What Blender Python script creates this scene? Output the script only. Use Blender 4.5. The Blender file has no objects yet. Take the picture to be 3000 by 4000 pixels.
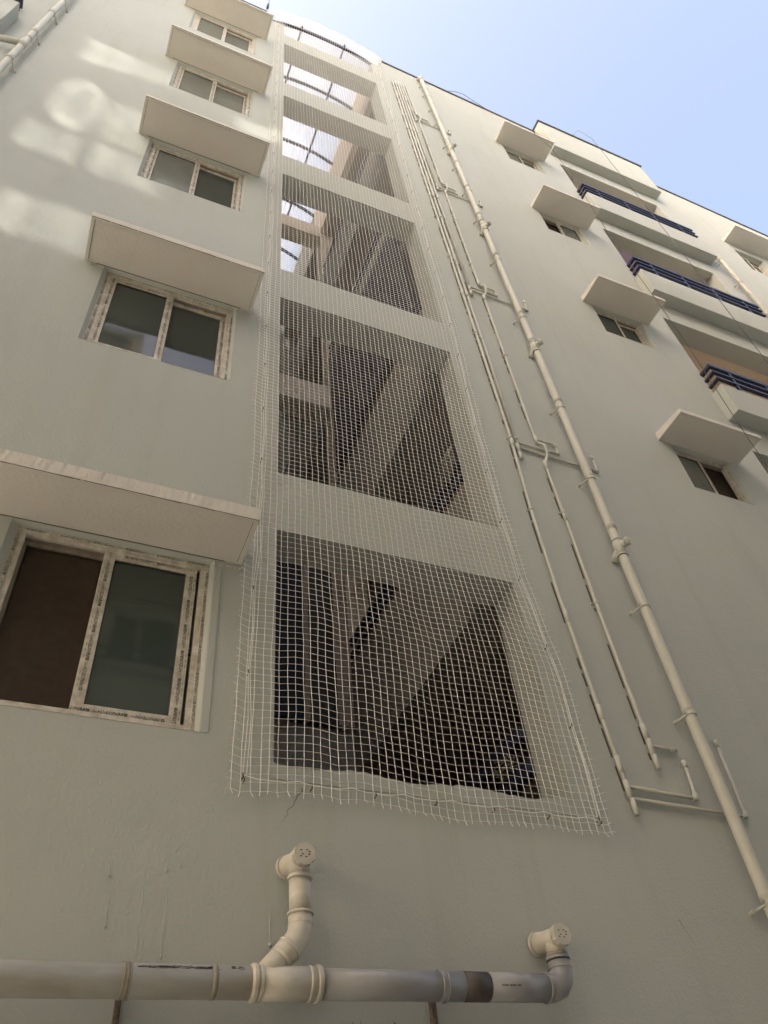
import bpy, bmesh, math, random
from mathutils import Vector, Matrix, noise
random.seed(7)
SC = bpy.context.scene
COL = SC.collection
PI = math.pi

# ------------------------------------------------------------------ camera, sky, sun, exposure
cam_d = bpy.data.cameras.new('camera')
cam = bpy.data.objects.new('camera', cam_d); COL.objects.link(cam)
cam_d.sensor_fit = 'VERTICAL'; cam_d.sensor_height = 36.0; cam_d.sensor_width = 27.0
cam_d.lens = 36.0 * 3128.83 / 4000.0
cam_d.clip_start = 0.05; cam_d.clip_end = 500
_r = Vector((0.91983992, -0.38251475, -0.08705641))
_u = Vector((-0.22546994, -0.69709044, 0.68060871))
_f = Vector((0.32102906, 0.60642178, 0.7274565))
M = Matrix(((_r.x, _u.x, -_f.x, 0), (_r.y, _u.y, -_f.y, 0), (_r.z, _u.z, -_f.z, 0), (0, 0, 0, 1)))
cam.matrix_world = Matrix.Translation((0, -3.48, 1.5)) @ M
SC.camera = cam

SUN_A = Vector((-0.72, -0.28, 0.62)).normalized()      # direction towards the sun: from the left, grazing the facade
SUN_ELEV = math.asin(SUN_A.z)
SUN_AZ = math.atan2(SUN_A.x, SUN_A.y)
world = bpy.data.worlds.new('World'); SC.world = world; world.use_nodes = True
wn = world.node_tree; wn.nodes.clear()
sky = wn.nodes.new('ShaderNodeTexSky'); sky.sky_type = 'NISHITA'; sky.sun_disc = False
sky.sun_elevation = SUN_ELEV; sky.sun_rotation = SUN_AZ
sky.air_density = 1.0; sky.dust_density = 10.0; sky.ozone_density = 1.0; sky.altitude = 600
bg = wn.nodes.new('ShaderNodeBackground'); bg.inputs[1].default_value = 0.10
wo = wn.nodes.new('ShaderNodeOutputWorld')
tint = wn.nodes.new('ShaderNodeMix'); tint.data_type = 'RGBA'; tint.blend_type = 'MULTIPLY'; tint.inputs[0].default_value = 1.0
tint.inputs[7].default_value = (1.12, 1.0, 0.865, 1)          # camera white balance: neutral in open shade
wn.links.new(sky.outputs[0], tint.inputs[6]); wn.links.new(tint.outputs[2], bg.inputs[0]); wn.links.new(bg.outputs[0], wo.inputs[0])
sun_d = bpy.data.lights.new('sun', 'SUN'); sun_d.energy = 5.0; sun_d.angle = math.radians(0.42)
sun_d.color = (1.0, 0.95, 0.88)
sun = bpy.data.objects.new('sun', sun_d); COL.objects.link(sun)
sun.rotation_euler = SUN_A.to_track_quat('Z', 'Y').to_euler()
SC.view_settings.view_transform = 'Standard'; SC.view_settings.look = 'None'
SC.view_settings.gamma = 1.0; SC.view_settings.use_curve_mapping = False
SC.view_settings.exposure = 2.73

# ------------------------------------------------------------------ materials
def srgb(r, g, b):
    return tuple(((c / 255) / 12.92 if c / 255 <= .04045 else ((c / 255 + .055) / 1.055) ** 2.4) for c in (r, g, b)) + (1,)
def newmat(name):
    m = bpy.data.materials.new(name); m.use_nodes = True
    nt = m.node_tree; bs = nt.nodes['Principled BSDF']
    return m, nt, bs
def N(nt, t, **kw):
    n = nt.nodes.new(t)
    for k, v in kw.items(): setattr(n, k, v)
    return n
def mix(nt, fac, a, b):
    m = N(nt, 'ShaderNodeMix', data_type='RGBA')
    for i, v in ((0, fac), (6, a), (7, b)):
        if hasattr(v, 'links') or hasattr(v, 'is_output'): nt.links.new(v, m.inputs[i])
        else: m.inputs[i].default_value = v
    return m.outputs[2]
def ramp(nt, src, p0, p1, c0=(0, 0, 0, 1), c1=(1, 1, 1, 1)):
    r = N(nt, 'ShaderNodeValToRGB'); e = r.color_ramp.elements
    e[0].position = p0; e[1].position = p1; e[0].color = c0; e[1].color = c1
    nt.links.new(src, r.inputs[0]); return r.outputs[0]
def tex(nt, scale, detail=4, rough=.55, vec=None, dist=0):
    n = N(nt, 'ShaderNodeTexNoise'); n.inputs['Scale'].default_value = scale
    n.inputs['Detail'].default_value = detail; n.inputs['Roughness'].default_value = rough
    n.inputs['Distortion'].default_value = dist
    if vec is not None: nt.links.new(vec, n.inputs['Vector'])
    return n.outputs[0]
def world_pos(nt, scale=(1, 1, 1)):
    g = N(nt, 'ShaderNodeNewGeometry'); mp = N(nt, 'ShaderNodeMapping'); mp.inputs['Scale'].default_value = scale
    nt.links.new(g.outputs['Position'], mp.inputs['Vector']); return mp.outputs[0]

def plaster(name, col, col2, bump=.35, stain=.5, rough=.85, fine=55, specks=True):
    m, nt, bs = newmat(name)
    p = world_pos(nt); ps = world_pos(nt, (2.2, 2.2, .22))
    base = mix(nt, ramp(nt, tex(nt, .55, 5, .6, p), .35, .7), col, col2)
    streak = ramp(nt, tex(nt, 1.6, 5, .65, ps, .3), .52, .8)
    dirt = tuple(c * k for c, k in zip(col[:3], (.80, .76, .70))) + (1,)
    f1 = N(nt, 'ShaderNodeMath', operation='MULTIPLY'); nt.links.new(streak, f1.inputs[0]); f1.inputs[1].default_value = stain * .45
    base = mix(nt, f1.outputs[0], base, dirt)
    blot = ramp(nt, tex(nt, 3.2, 6, .7, p, .8), .6, .78)
    f2 = N(nt, 'ShaderNodeMath', operation='MULTIPLY'); nt.links.new(blot, f2.inputs[0]); f2.inputs[1].default_value = stain * .25
    warm = tuple(c * k for c, k in zip(col[:3], (1.0, .90, .80))) + (1,)
    base = mix(nt, f2.outputs[0], base, warm)
    if specks:      # tiny pock marks and dirt specks in the coat
        v = N(nt, 'ShaderNodeTexVoronoi'); v.inputs['Scale'].default_value = 4.5; nt.links.new(p, v.inputs['Vector'])
        sp = ramp(nt, v.outputs['Distance'], .006, .020, (1, 1, 1, 1), (0, 0, 0, 1))
        sel = ramp(nt, tex(nt, 1.1, 2, .5, p), .60, .64)
        f3 = N(nt, 'ShaderNodeMath', operation='MULTIPLY'); nt.links.new(sp, f3.inputs[0]); nt.links.new(sel, f3.inputs[1])
        base = mix(nt, f3.outputs[0], base, tuple(c * .45 for c in col[:3]) + (1,))
    nt.links.new(base, bs.inputs['Base Color'])
    bs.inputs['Roughness'].default_value = rough; bs.inputs['Specular IOR Level'].default_value = .25
    # stucco relief: trowel waves + grain
    h = N(nt, 'ShaderNodeMath', operation='MULTIPLY_ADD')
    nt.links.new(tex(nt, fine, 3, .6, p), h.inputs[0]); h.inputs[1].default_value = .42
    sft = N(nt, 'ShaderNodeMath', operation='MULTIPLY'); nt.links.new(tex(nt, 6.5, 5, .55, p, .4), sft.inputs[0]); sft.inputs[1].default_value = .45
    nt.links.new(sft.outputs[0], h.inputs[2])
    lump = ramp(nt, tex(nt, 17, 4, .6, p, .5), .62, .72)
    h2 = N(nt, 'ShaderNodeMath', operation='MULTIPLY_ADD'); nt.links.new(lump, h2.inputs[0]); h2.inputs[1].default_value = .16
    nt.links.new(h.outputs[0], h2.inputs[2])
    b = N(nt, 'ShaderNodeBump'); b.inputs['Strength'].default_value = bump; b.inputs['Distance'].default_value = .035
    nt.links.new(h2.outputs[0], b.inputs['Height']); nt.links.new(b.outputs[0], bs.inputs['Normal'])
    return m
def simple(name, col, rough=.5, metal=0, bumpy=0, scale=30, col2=None, vary=.5, spec=.5, nscale=(1, 1, 1)):
    m, nt, bs = newmat(name)
    if col2 is not None:
        p = world_pos(nt, nscale)
        nt.links.new(mix(nt, ramp(nt, tex(nt, scale, 5, .65, p, .3), .5 - .15 / max(vary, .1), .5 + .15 / max(vary, .1)), col, col2), bs.inputs['Base Color'])
    else: bs.inputs['Base Color'].default_value = col
    bs.inputs['Roughness'].default_value = rough; bs.inputs['Metallic'].default_value = metal
    bs.inputs['Specular IOR Level'].default_value = spec
    if bumpy:
        p = world_pos(nt); b = N(nt, 'ShaderNodeBump'); b.inputs['Strength'].default_value = bumpy; b.inputs['Distance'].default_value = .01
        nt.links.new(tex(nt, scale * 2, 4, .6, p), b.inputs['Height']); nt.links.new(b.outputs[0], bs.inputs['Normal'])
    return m

MAT = {}
MAT['wall'] = plaster('pale_grey_green_wall_paint', (.415, .436, .405, 1), (.388, .408, .380, 1), .27, 1.0)
MAT['shade'] = plaster('sunshade_paint', (.60, .58, .525, 1), (.55, .525, .47, 1), .3, .7, fine=40)
MAT['inner'] = plaster('interior_cream_plaster', (.60, .53, .44, 1), (.56, .50, .42, 1), .15, .3, specks=False)
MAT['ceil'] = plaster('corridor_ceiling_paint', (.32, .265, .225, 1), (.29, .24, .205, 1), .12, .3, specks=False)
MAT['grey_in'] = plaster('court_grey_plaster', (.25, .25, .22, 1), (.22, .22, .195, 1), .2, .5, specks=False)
MAT['coping'] = simple('dark_wet_coping_edge', (.09, .095, .12, 1), .7)
MAT['upvc'] = simple('white_window_profile', (.60, .58, .515, 1), .5, 0, .15, 16, (.36, .325, .26, 1), .9)
MAT['upvc_d'] = simple('dusty_inner_track', (.26, .22, .175, 1), .6, 0, .1, 18, (.17, .145, .12, 1), .7)
MAT['ink'] = simple('dark_print_ink', (.022, .018, .015, 1), .6)
MAT['gasket'] = simple('black_rubber_gasket', (.012, .012, .012, 1), .5)
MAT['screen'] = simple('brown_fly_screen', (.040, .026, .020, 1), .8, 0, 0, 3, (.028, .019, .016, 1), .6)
MAT['pipe'] = simple('painted_drain_pipe', (.485, .49, .435, 1), .55, 0, .12, 7, (.44, .435, .37, 1), .6)
MAT['pipe_l'] = simple('painted_cream_waste_pipe', (.57, .555, .49, 1), .55, 0, .15, 7, (.42, .385, .31, 1), .7, nscale=(.5, 1, 2))
MAT['pvc'] = simple('grey_pvc', (.29, .295, .30, 1), .33, 0, .05, 9, (.23, .23, .23, 1), .6)
MAT['burnt'] = simple('scorched_pvc', (.075, .058, .05, 1), .5, 0, .15, 9, (.04, .033, .03, 1), .7)
MAT['bracket'] = simple('rusty_painted_bracket', (.20, .17, .13, 1), .7, .1, .2, 40, (.08, .05, .035, 1), .8)
MAT['rail'] = simple('navy_blue_rail_paint', (.016, .022, .062, 1), .42, 0, .05, 25, (.010, .014, .042, 1), .5)
MAT['net'] = simple('white_nylon_cord', (.84, .83, .79, 1), .7)
MAT['cord'] = simple('dark_cable_sheath', (.05, .045, .04, 1), .6)
MAT['maroon'] = simple('maroon_painted_door', (.075, .018, .022, 1), .5)
MAT['granite'] = simple('brown_granite_sill', (.20, .085, .045, 1), .35, 0, 0, 40, (.10, .045, .03, 1), .8)
MAT['cloth'] = simple('navy_shade_cloth', (.016, .018, .040, 1), .85, 0, .2, 12, (.010, .011, .024, 1), .7)
MAT['smear'] = simple('grey_cement_smear', (.30, .28, .23, 1), .9, 0, .4, 30, (.22, .19, .15, 1), .7)
MAT['grime'] = simple('brown_grime_line', (.13, .105, .08, 1), .95)
MAT['recess'] = plaster('warm_balcony_recess_paint', (.70, .60, .49, 1), (.66, .57, .46, 1), .12, .3, specks=False)
MAT['gap_shade'] = simple('gap_shade_and_dirt', (.10, .09, .075, 1), .95)  # contact shade and dirt beside the thin pipes, put into one dark colour
MAT['dark'] = simple('dark_stain', (.035, .032, .028, 1), .9)
MAT['earth'] = simple('pale_concrete_lane_ground', (.42, .40, .36, 1), .95, 0, .3, 1.5, (.36, .34, .30, 1), .8)
MAT['opp'] = plaster('neighbour_wall_paint', (.68, .64, .56, 1), (.64, .60, .52, 1), .2, .6, specks=False)
MAT['opp_dark'] = simple('neighbour_dark_opening', (.035, .035, .035, 1), .3)

def glass(name, col, rough, tr_amt, sc=1.2):
    m = bpy.data.materials.new(name); m.use_nodes = True; nt = m.node_tree; nt.nodes.clear(); L = nt.links.new
    p = world_pos(nt)
    df = N(nt, 'ShaderNodeBsdfDiffuse'); L(mix(nt, ramp(nt, tex(nt, sc, 4, .55, p, .5), .35, .7), col, tuple(c * .6 for c in col[:3]) + (1,)), df.inputs[0])
    tr = N(nt, 'ShaderNodeBsdfTransparent'); tr.inputs[0].default_value = (.62, .70, .66, 1)
    gl = N(nt, 'ShaderNodeBsdfGlossy'); L(ramp(nt, tex(nt, 5, 5, .7, p), .35, .8, (rough,) * 3 + (1,), (rough * 3.2,) * 3 + (1,)), gl.inputs['Roughness'])
    b = N(nt, 'ShaderNodeBump'); b.inputs['Strength'].default_value = .06; b.inputs['Distance'].default_value = .05
    L(tex(nt, 1.3, 2, .5, p), b.inputs['Height']); L(b.outputs[0], gl.inputs['Normal'])
    a = N(nt, 'ShaderNodeMixShader'); a.inputs[0].default_value = tr_amt; L(df.outputs[0], a.inputs[1]); L(tr.outputs[0], a.inputs[2])
    fr = N(nt, 'ShaderNodeFresnel'); fr.inputs[0].default_value = 1.55
    f2 = N(nt, 'ShaderNodeMath', operation='MULTIPLY'); L(fr.outputs[0], f2.inputs[0]); f2.inputs[1].default_value = 1.25
    c = N(nt, 'ShaderNodeMixShader'); L(f2.outputs[0], c.inputs[0]); L(a.outputs[0], c.inputs[1]); L(gl.outputs[0], c.inputs[2])
    o = N(nt, 'ShaderNodeOutputMaterial'); L(c.outputs[0], o.inputs[0]); return m
MAT['glass'] = glass('green_tinted_window_glass', (.085, .112, .100, 1), .03, .45)
MAT['glass2'] = glass('dusty_window_glass', (.20, .22, .195, 1), .09, .22)
def mesh_screen():
    m = bpy.data.materials.new('brown_fly_screen_mesh'); m.use_nodes = True; nt = m.node_tree; nt.nodes.clear(); L = nt.links.new
    df = N(nt, 'ShaderNodeBsdfDiffuse'); df.inputs[0].default_value = (.045, .030, .022, 1); tr = N(nt, 'ShaderNodeBsdfTransparent')
    a = N(nt, 'ShaderNodeMixShader'); a.inputs[0].default_value = .62; L(df.outputs[0], a.inputs[1]); L(tr.outputs[0], a.inputs[2])
    o = N(nt, 'ShaderNodeOutputMaterial'); L(a.outputs[0], o.inputs[0]); return m
MAT['screen_mesh'] = mesh_screen()
MAT['grille'] = simple('window_grille_paint', (.60, .52, .42, 1), .5)

def sheet_mat():
    m = bpy.data.materials.new('translucent_roof_sheet'); m.use_nodes = True; nt = m.node_tree; nt.nodes.clear()
    tr = N(nt, 'ShaderNodeBsdfTransparent'); tr.inputs[0].default_value = (.97, .98, 1, 1)
    tl = N(nt, 'ShaderNodeBsdfTranslucent'); tl.inputs[0].default_value = (.95, .96, .96, 1)
    gl = N(nt, 'ShaderNodeBsdfGlossy'); gl.inputs['Roughness'].default_value = .25
    df = N(nt, 'ShaderNodeBsdfDiffuse'); df.inputs[0].default_value = (.8, .8, .8, 1)
    a = N(nt, 'ShaderNodeMixShader'); a.inputs[0].default_value = .45
    b = N(nt, 'ShaderNodeMixShader'); b.inputs[0].default_value = .10
    c = N(nt, 'ShaderNodeMixShader'); c.inputs[0].default_value = .10
    o = N(nt, 'ShaderNodeOutputMaterial'); L = nt.links.new
    L(tr.outputs[0], a.inputs[1]); L(tl.outputs[0], a.inputs[2]); L(a.outputs[0], b.inputs[1]); L(gl.outputs[0], b.inputs[2])
    L(b.outputs[0], c.inputs[1]); L(df.outputs[0], c.inputs[2]); L(c.outputs[0], o.inputs[0])
    return m
MAT['sheet'] = sheet_mat()
def patch_filter_mat(k):  # filter for the added blocker: dims the sun into streaky patches
    m = bpy.data.materials.new('patch_light_filter'); m.use_nodes = True; nt = m.node_tree; nt.nodes.clear()
    tr = N(nt, 'ShaderNodeBsdfTransparent'); gl = N(nt, 'ShaderNodeBsdfGlossy'); gl.inputs['Roughness'].default_value = .1
    p = world_pos(nt, (1, 5, 1.6))
    L = nt.links.new
    L(ramp(nt, tex(nt, 1.5, 3, .5, p, .3), .38, .62, (k * .55, k * .55, k * .55, 1), (k, k * .97, k * .90, 1)), tr.inputs[0])
    a = N(nt, 'ShaderNodeMixShader'); a.inputs[0].default_value = .06
    o = N(nt, 'ShaderNodeOutputMaterial'); L(tr.outputs[0], a.inputs[1]); L(gl.outputs[0], a.inputs[2]); L(a.outputs[0], o.inputs[0])
    return m
MAT['patch_hi'] = patch_filter_mat(.32); MAT['patch_mid'] = patch_filter_mat(.18); MAT['patch_lo'] = patch_filter_mat(.10)

# ------------------------------------------------------------------ mesh helpers
class MB:
    def __init__(self): self.v = []; self.f = []; self.sm = []
    def box(self, x0, x1, y0, y1, z0, z1):
        b = len(self.v)
        self.v += [(x, y, z) for z in (z0, z1) for y in (y0, y1) for x in (x0, x1)]
        self.quads(b, [(0, 2, 3, 1), (4, 5, 7, 6), (0, 1, 5, 4), (2, 6, 7, 3), (0, 4, 6, 2), (1, 3, 7, 5)]); return self
    def quads(self, b, qs, smooth=False):
        for q in qs: self.f.append(tuple(b + i for i in q)); self.sm.append(smooth)
    def face(self, pts, smooth=False):
        b = len(self.v); self.v += [tuple(p) for p in pts]; self.f.append(tuple(range(b, b + len(pts)))); self.sm.append(smooth); return self
    def hexa(self, p):      # 8 points: bottom four, top four
        b = len(self.v); self.v += [tuple(q) for q in p]
        self.quads(b, [(0, 3, 2, 1), (4, 5, 6, 7), (0, 1, 5, 4), (1, 2, 6, 5), (2, 3, 7, 6), (3, 0, 4, 7)]); return self
    def tube(self, pts, r, n=12, caps=True, smooth=True):
        pts = [Vector(p) for p in pts]; rs = r if isinstance(r, (list, tuple)) else [r] * len(pts)
        b = len(self.v); prev = None
        for i, p in enumerate(pts):
            t = ((pts[i + 1] - p).normalized() if i < len(pts) - 1 else Vector((0, 0, 0))) + ((p - pts[i - 1]).normalized() if i > 0 else Vector((0, 0, 0)))
            if t.length < 1e-6: t = Vector((0, 0, 1))
            t.normalize()
            if prev is None:
                a = Vector((0, 0, 1)) if abs(t.z) < .9 else Vector((0, 1, 0)); x = t.cross(a).normalized()
            else:
                x = (prev - t * prev.dot(t)).normalized()
            prev = x; y = t.cross(x)
            for k in range(n):
                a = 2 * PI * k / n; q = p + (x * math.cos(a) + y * math.sin(a)) * rs[i]; self.v.append((q.x, q.y, q.z))
        for i in range(len(pts) - 1):
            for k in range(n):
                k2 = (k + 1) % n
                self.f.append((b + i * n + k, b + i * n + k2, b + (i + 1) * n + k2, b + (i + 1) * n + k)); self.sm.append(smooth)
        if caps:
            self.f.append(tuple(b + k for k in range(n))[::-1]); self.sm.append(False)
            e = b + (len(pts) - 1) * n; self.f.append(tuple(e + k for k in range(n))); self.sm.append(False)
        return self
    def build(self, name, mat, parent=None, bevel=0):
        me = bpy.data.meshes.new(name); me.from_pydata(self.v, [], self.f); me.materials.append(MAT[mat])
        me.polygons.foreach_set('use_smooth', self.sm); me.update()
        o = bpy.data.objects.new(name, me); COL.objects.link(o)
        if parent is not None: o.parent = parent
        if bevel:
            md = o.modifiers.new('bevel', 'BEVEL'); md.width = bevel; md.segments = 2; md.limit_method = 'ANGLE'
        return o
def tag(o, label=None, cat=None, group=None, kind=None):
    if label: o['label'] = label
    if cat: o['category'] = cat
    if group: o['group'] = group
    if kind: o['kind'] = kind
    return o
def empty(name, loc=(0, 0, 0)):
    o = bpy.data.objects.new(name, None); COL.objects.link(o); o.empty_display_size = .2; o.location = loc
    return o
# NB: things keep their origin at (0,0,0) so that parts are written in world metres

def holed_wall(mb, x0, x1, z0, z1, holes, y0, y1, cuts_x=(), cuts_z=(), rev=True, jit=0):
    """front face at y0, back at y1 (y1 > y0), rectangular holes with reveals"""
    xs = sorted(set([x0, x1] + [h[0] for h in holes] + [h[1] for h in holes] + list(cuts_x)))
    zs = sorted(set([z0, z1] + [h[2] for h in holes] + [h[3] for h in holes] + list(cuts_z)))
    xs = [x for x in xs if x0 <= x <= x1]; zs = [z for z in zs if z0 <= z <= z1]
    def solid(i, j):
        cx = (xs[i] + xs[i + 1]) / 2; cz = (zs[j] + zs[j + 1]) / 2
        return not any(h[0] < cx < h[1] and h[2] < cz < h[3] for h in holes)
    idx = {}
    def V(x, y, z):
        k = (x, y, z)
        if k not in idx: idx[k] = len(mb.v); mb.v.append(k)
        return idx[k]
    for i in range(len(xs) - 1):
        for j in range(len(zs) - 1):
            if not solid(i, j): continue
            a, b, c, d = xs[i], xs[i + 1], zs[j], zs[j + 1]
            mb.f.append((V(a, y0, c), V(b, y0, c), V(b, y0, d), V(a, y0, d))); mb.sm.append(False)
            mb.f.append((V(a, y1, c), V(a, y1, d), V(b, y1, d), V(b, y1, c))); mb.sm.append(False)
            if i == 0 or not solid(i - 1, j): mb.f.append((V(a, y0, c), V(a, y0, d), V(a, y1, d), V(a, y1, c))); mb.sm.append(False)
            if i == len(xs) - 2 or not solid(i + 1, j): mb.f.append((V(b, y0, c), V(b, y1, c), V(b, y1, d), V(b, y0, d))); mb.sm.append(False)
            if j == 0 or not solid(i, j - 1): mb.f.append((V(a, y0, c), V(a, y1, c), V(b, y1, c), V(b, y0, c))); mb.sm.append(False)
            if j == len(zs) - 2 or not solid(i, j + 1): mb.f.append((V(a, y0, d), V(b, y0, d), V(b, y1, d), V(a, y1, d))); mb.sm.append(False)

# text as flat geometry (lettering of the protective film)
_tc = {}
def text_geo(s, shear=.25):
    if s in _tc: return _tc[s]
    cu = bpy.data.curves.new('film_lettering', 'FONT'); cu.body = s; cu.size = 1.0; cu.shear = shear; cu.resolution_u = 1; cu.offset = .012
    ob = bpy.data.objects.new('film_lettering', cu); COL.objects.link(ob)
    dg = bpy.context.evaluated_depsgraph_get(); me = ob.evaluated_get(dg).to_mesh()
    vs = [v.co.copy() for v in me.vertices]; fs = [tuple(p.vertices) for p in me.polygons]
    w = max(v.x for v in vs); ob.evaluated_get(dg).to_mesh_clear()
    bpy.data.objects.remove(ob); bpy.data.curves.remove(cu)
    _tc[s] = (vs, fs, w); return _tc[s]
def put_text(mb, s, org, ux, uy, h):
    """lettering h tall, from org along ux with up direction uy"""
    vs, fs, w = text_geo(s); b = len(mb.v); k = h / .70
    for v in vs:
        p = org + ux * (v.x * k) + uy * (v.y * k); mb.v.append((p.x, p.y, p.z))
    for f in fs: mb.f.append(tuple(b + i for i in f)); mb.sm.append(False)
    return w * k
def put_ring(mb, c, ux, uy, s):
    def q(a, b_, d, e): mb.face([c + ux * a + uy * b_, c + ux * d + uy * b_, c + ux * d + uy * e, c + ux * a + uy * e])
    t = s * .22
    q(0, 0, s, t); q(0, s - t, s, s); q(0, t, t, s - t); q(s - t, t, s, s - t); q(s * .38, s * .38, s * .62, s * .62)
def film(mb, a, b, up, h, pitch=.178, rows=1, seed=0):
    """repeat of the maker's lettering along the bar a->b"""
    rnd = random.Random(seed); d = (b - a); L = d.length; ux = d.normalized(); s = rnd.uniform(0, pitch * .6)
    nrm = ux.cross(up)
    while s < L - .04:
        o = a + ux * s
        put_ring(mb, o + up * (h * .02), ux, up, h * .95)
        w = h * 1.2 + put_text(mb, 'FENSTECH', o + ux * (h * 1.2), ux, up, h)
        w += put_text(mb, 'plus', o + ux * (w + h * .15) + up * h * .45, ux, up, h * .45)
        put_text(mb, '+ 5 0', o + ux * (w + h * 1.1), ux, up, h * .8)
        # thin dashes printed at the profile edge
        for k in range(3):
            p = o + ux * (k * h * 2.1 + h) + up * h * 1.55
            mb.face([p, p + ux * h * 1.2, p + ux * h * 1.2 + up * h * .12, p + up * h * .12])
        s += pitch

# ------------------------------------------------------------------ ground
g = MB().face([(-120, -120, 0), (120, -120, 0), (120, 120, 0), (-120, 120, 0)]).build('ground', 'earth')
tag(g, 'dusty ground of the lane below the wall', None, None, 'structure')

# ------------------------------------------------------------------ the apartment building
LV = [5.25, 8.34, 11.42, 14.54, 17.55]              # soffits of the stair opening beams
SILL = [5.82, 8.91, 12.04, 15.20, 18.18]
OX0, OX1 = 1.05, 2.81
B = empty('apartment_building')
tag(B, 'pale grey green apartment building five storeys high seen steeply from below', 'building')

WL = [(-.46, .67, 3.70, 4.862), (-.46, .66, 6.76, 7.892), (-.465, .63, 9.90, 10.985), (-.48, .615, 12.98, 14.13), (-.50, .58, 16.06, 17.225)]
WR = [(5.35, 6.125, 7.20, 7.885), (5.335, 6.125, 10.20, 10.87), (5.32, 6.10, 13.245, 13.93), (5.34, 6.11, 16.28, 17.015)]
WF = [(10.72, 11.5, 15.68, 16.58)]
BAL = [(6.71, 9.10, 9.40, 11.38), (6.71, 9.10, 12.46, 14.39), (6.73, 9.11, 15.48, 17.42), (6.70, 9.10, 6.4, 8.32)]
BALL = [(-5.0, -2.62, 13.0, 14.6)]
holes = [(OX0, OX1, 3.565, LV[0])] + [(OX0, OX1, SILL[k], LV[k + 1]) for k in range(4)] + [(OX0, OX1, SILL[4], 18.86)] + WL + WR + WF + BAL + BALL
mb = MB()
holed_wall(mb, -9.4, 14, 0, 18.86, holes, 0, .28)
wall = mb.build('facade_wall', 'wall', B)
# parapet, slightly falling towards the right
mb = MB()
def parap(xa, xb, za, zb, y0=0, y1=.15):
    mb.hexa([(xa, y0, 18.86), (xb, y0, 18.86), (xb, y1, 18.86), (xa, y1, 18.86), (xa, y0, za), (xb, y0, zb), (xb, y1, zb), (xa, y1, za)])
for a_ in ((-9.4, .72, 19.30, 19.30), (2.92, 6.62, 19.36, 19.10), (9.30, 14, 19.03, 18.87)):
    mb = MB(); parap(*a_); mb.build('parapet', 'wall', B)
mb = MB()
def cope(xa, xb, za, zb, y0=-.025, y1=.19, t=.035):
    mb.hexa([(xa, y0, za), (xb, y0, zb), (xb, y1, zb), (xa, y1, za), (xa, y0, za + t), (xb, y0, zb + t), (xb, y1, zb + t), (xa, y1, za + t)])
for a_ in ((-9.4, .72, 19.303, 19.303), (2.96, 6.60, 19.363, 19.103), (9.32, 14, 19.033, 18.873)):
    mb = MB(); cope(*a_); mb.build('coping', 'coping', B)
MB().box(-9.4, OX0 - .25, .28, 8, 18.4, 18.6).build('roof', 'grey_in', B)
MB().box(4.2, 14, .28, 8, 18.4, 18.6).build('roof', 'grey_in', B)

# rough plaster lip under the lowest stair opening and its patched sill
mb = MB(); rnd = random.Random(3); n = 46
for i in range(n):
    xa = OX0 - .02 + (OX1 - OX0 + .02) * i / n; xb = xa + (OX1 - OX0 + .02) / n
    if i == 0: hprev = .03
    h = .012 + .028 * noise.noise(Vector((xa * 3.1, 7, 0))) + .022 * rnd.random() * .5
    h = max(h, .004)
    mb.hexa([(xa, -.006, 3.50), (xb, -.006, 3.50), (xb, .20, 3.50), (xa, .20, 3.50), (xa, -.006, 3.565 + hprev), (xb, -.006, 3.565 + h), (xb, .20, 3.575 + h), (xa, .20, 3.575 + hprev)])
    hprev = h
mb.build('patched_sill', 'wall', B)

# hairline crack below the net and a few drips and dents
mb = MB()
def crack(pts, w, y=-.0035):
    pts = [Vector((x, y, z)) for x, z in pts]
    for i in range(len(pts) - 1):
        a, b = pts[i], pts[i + 1]; d = (b - a).normalized(); nn = Vector((d.z, 0, -d.x)); w0 = w * (1 - i / len(pts)) ; w1 = w * (1 - (i + 1) / len(pts))
        mb.face([a - nn * w0, a + nn * w0, b + nn * w1 * .9, b - nn * w1 * .9])
def jag(x0, z0, x1, z1, n, j, seed):
    r = random.Random(seed); return [(x0 + (x1 - x0) * i / n + (r.random() - .5) * j, z0 + (z1 - z0) * i / n) for i in range(n + 1)]
for jg, w_ in ((jag(1.20, 3.47, 1.07, 3.24, 16, .02, 1), .003), (jag(3.95, 3.10, 3.98, 2.95, 14, .02, 2), .002), (jag(3.28, 2.98, 3.33, 2.86, 10, .015, 8), .002)):
    mb = MB(); crack(jg, w_ * .8); mb.build('crack', 'grime', B)
mb = MB(); rnd = random.Random(11)
def drip(x, z1, z0, r):
    pts = []; n = 9
    for i in range(n + 1): pts.append((x + (z1 - z0) * -.0 + (rnd.random() - .5) * .006, .0005, z1 + (z0 - z1) * i / n))
    mb.tube(pts, [r * (.4 + .6 * rnd.random()) for _ in pts], 6); mb.tube([(x, -.001, z0 + .01), (x, -.004, z0), (x, -.001, z0 - .008)], [r, r * 1.9, r * .5], 6)
for x, a, b_, r in [(.37, 2.94, 2.78, .0028), (.355, 3.02, 2.98, .003), (.50, 3.10, 2.64, .0024), (.525, 2.98, 2.64, .0022), (.585, 3.16, 3.02, .0024), (.60, 2.95, 2.68, .0022), (1.045, 2.88, 2.745, .0045), (.64, 3.10, 3.04, .002)]:
    drip(x, a, b_, r)
def dab(x, z, r):
    c_ = len(mb.v); mb.v.append((x, -r * .38, z)); k_ = 7; a0 = rnd.random() * 6
    for q in range(k_): a_ = a0 + 2 * PI * q / k_; rr = r * rnd.uniform(.7, 1.3); mb.v.append((x + math.cos(a_) * rr, .0004, z + math.sin(a_) * rr))
    for q in range(k_): mb.f.append((c_, c_ + 1 + q, c_ + 1 + (q + 1) % k_)); mb.sm.append(True)
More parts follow.
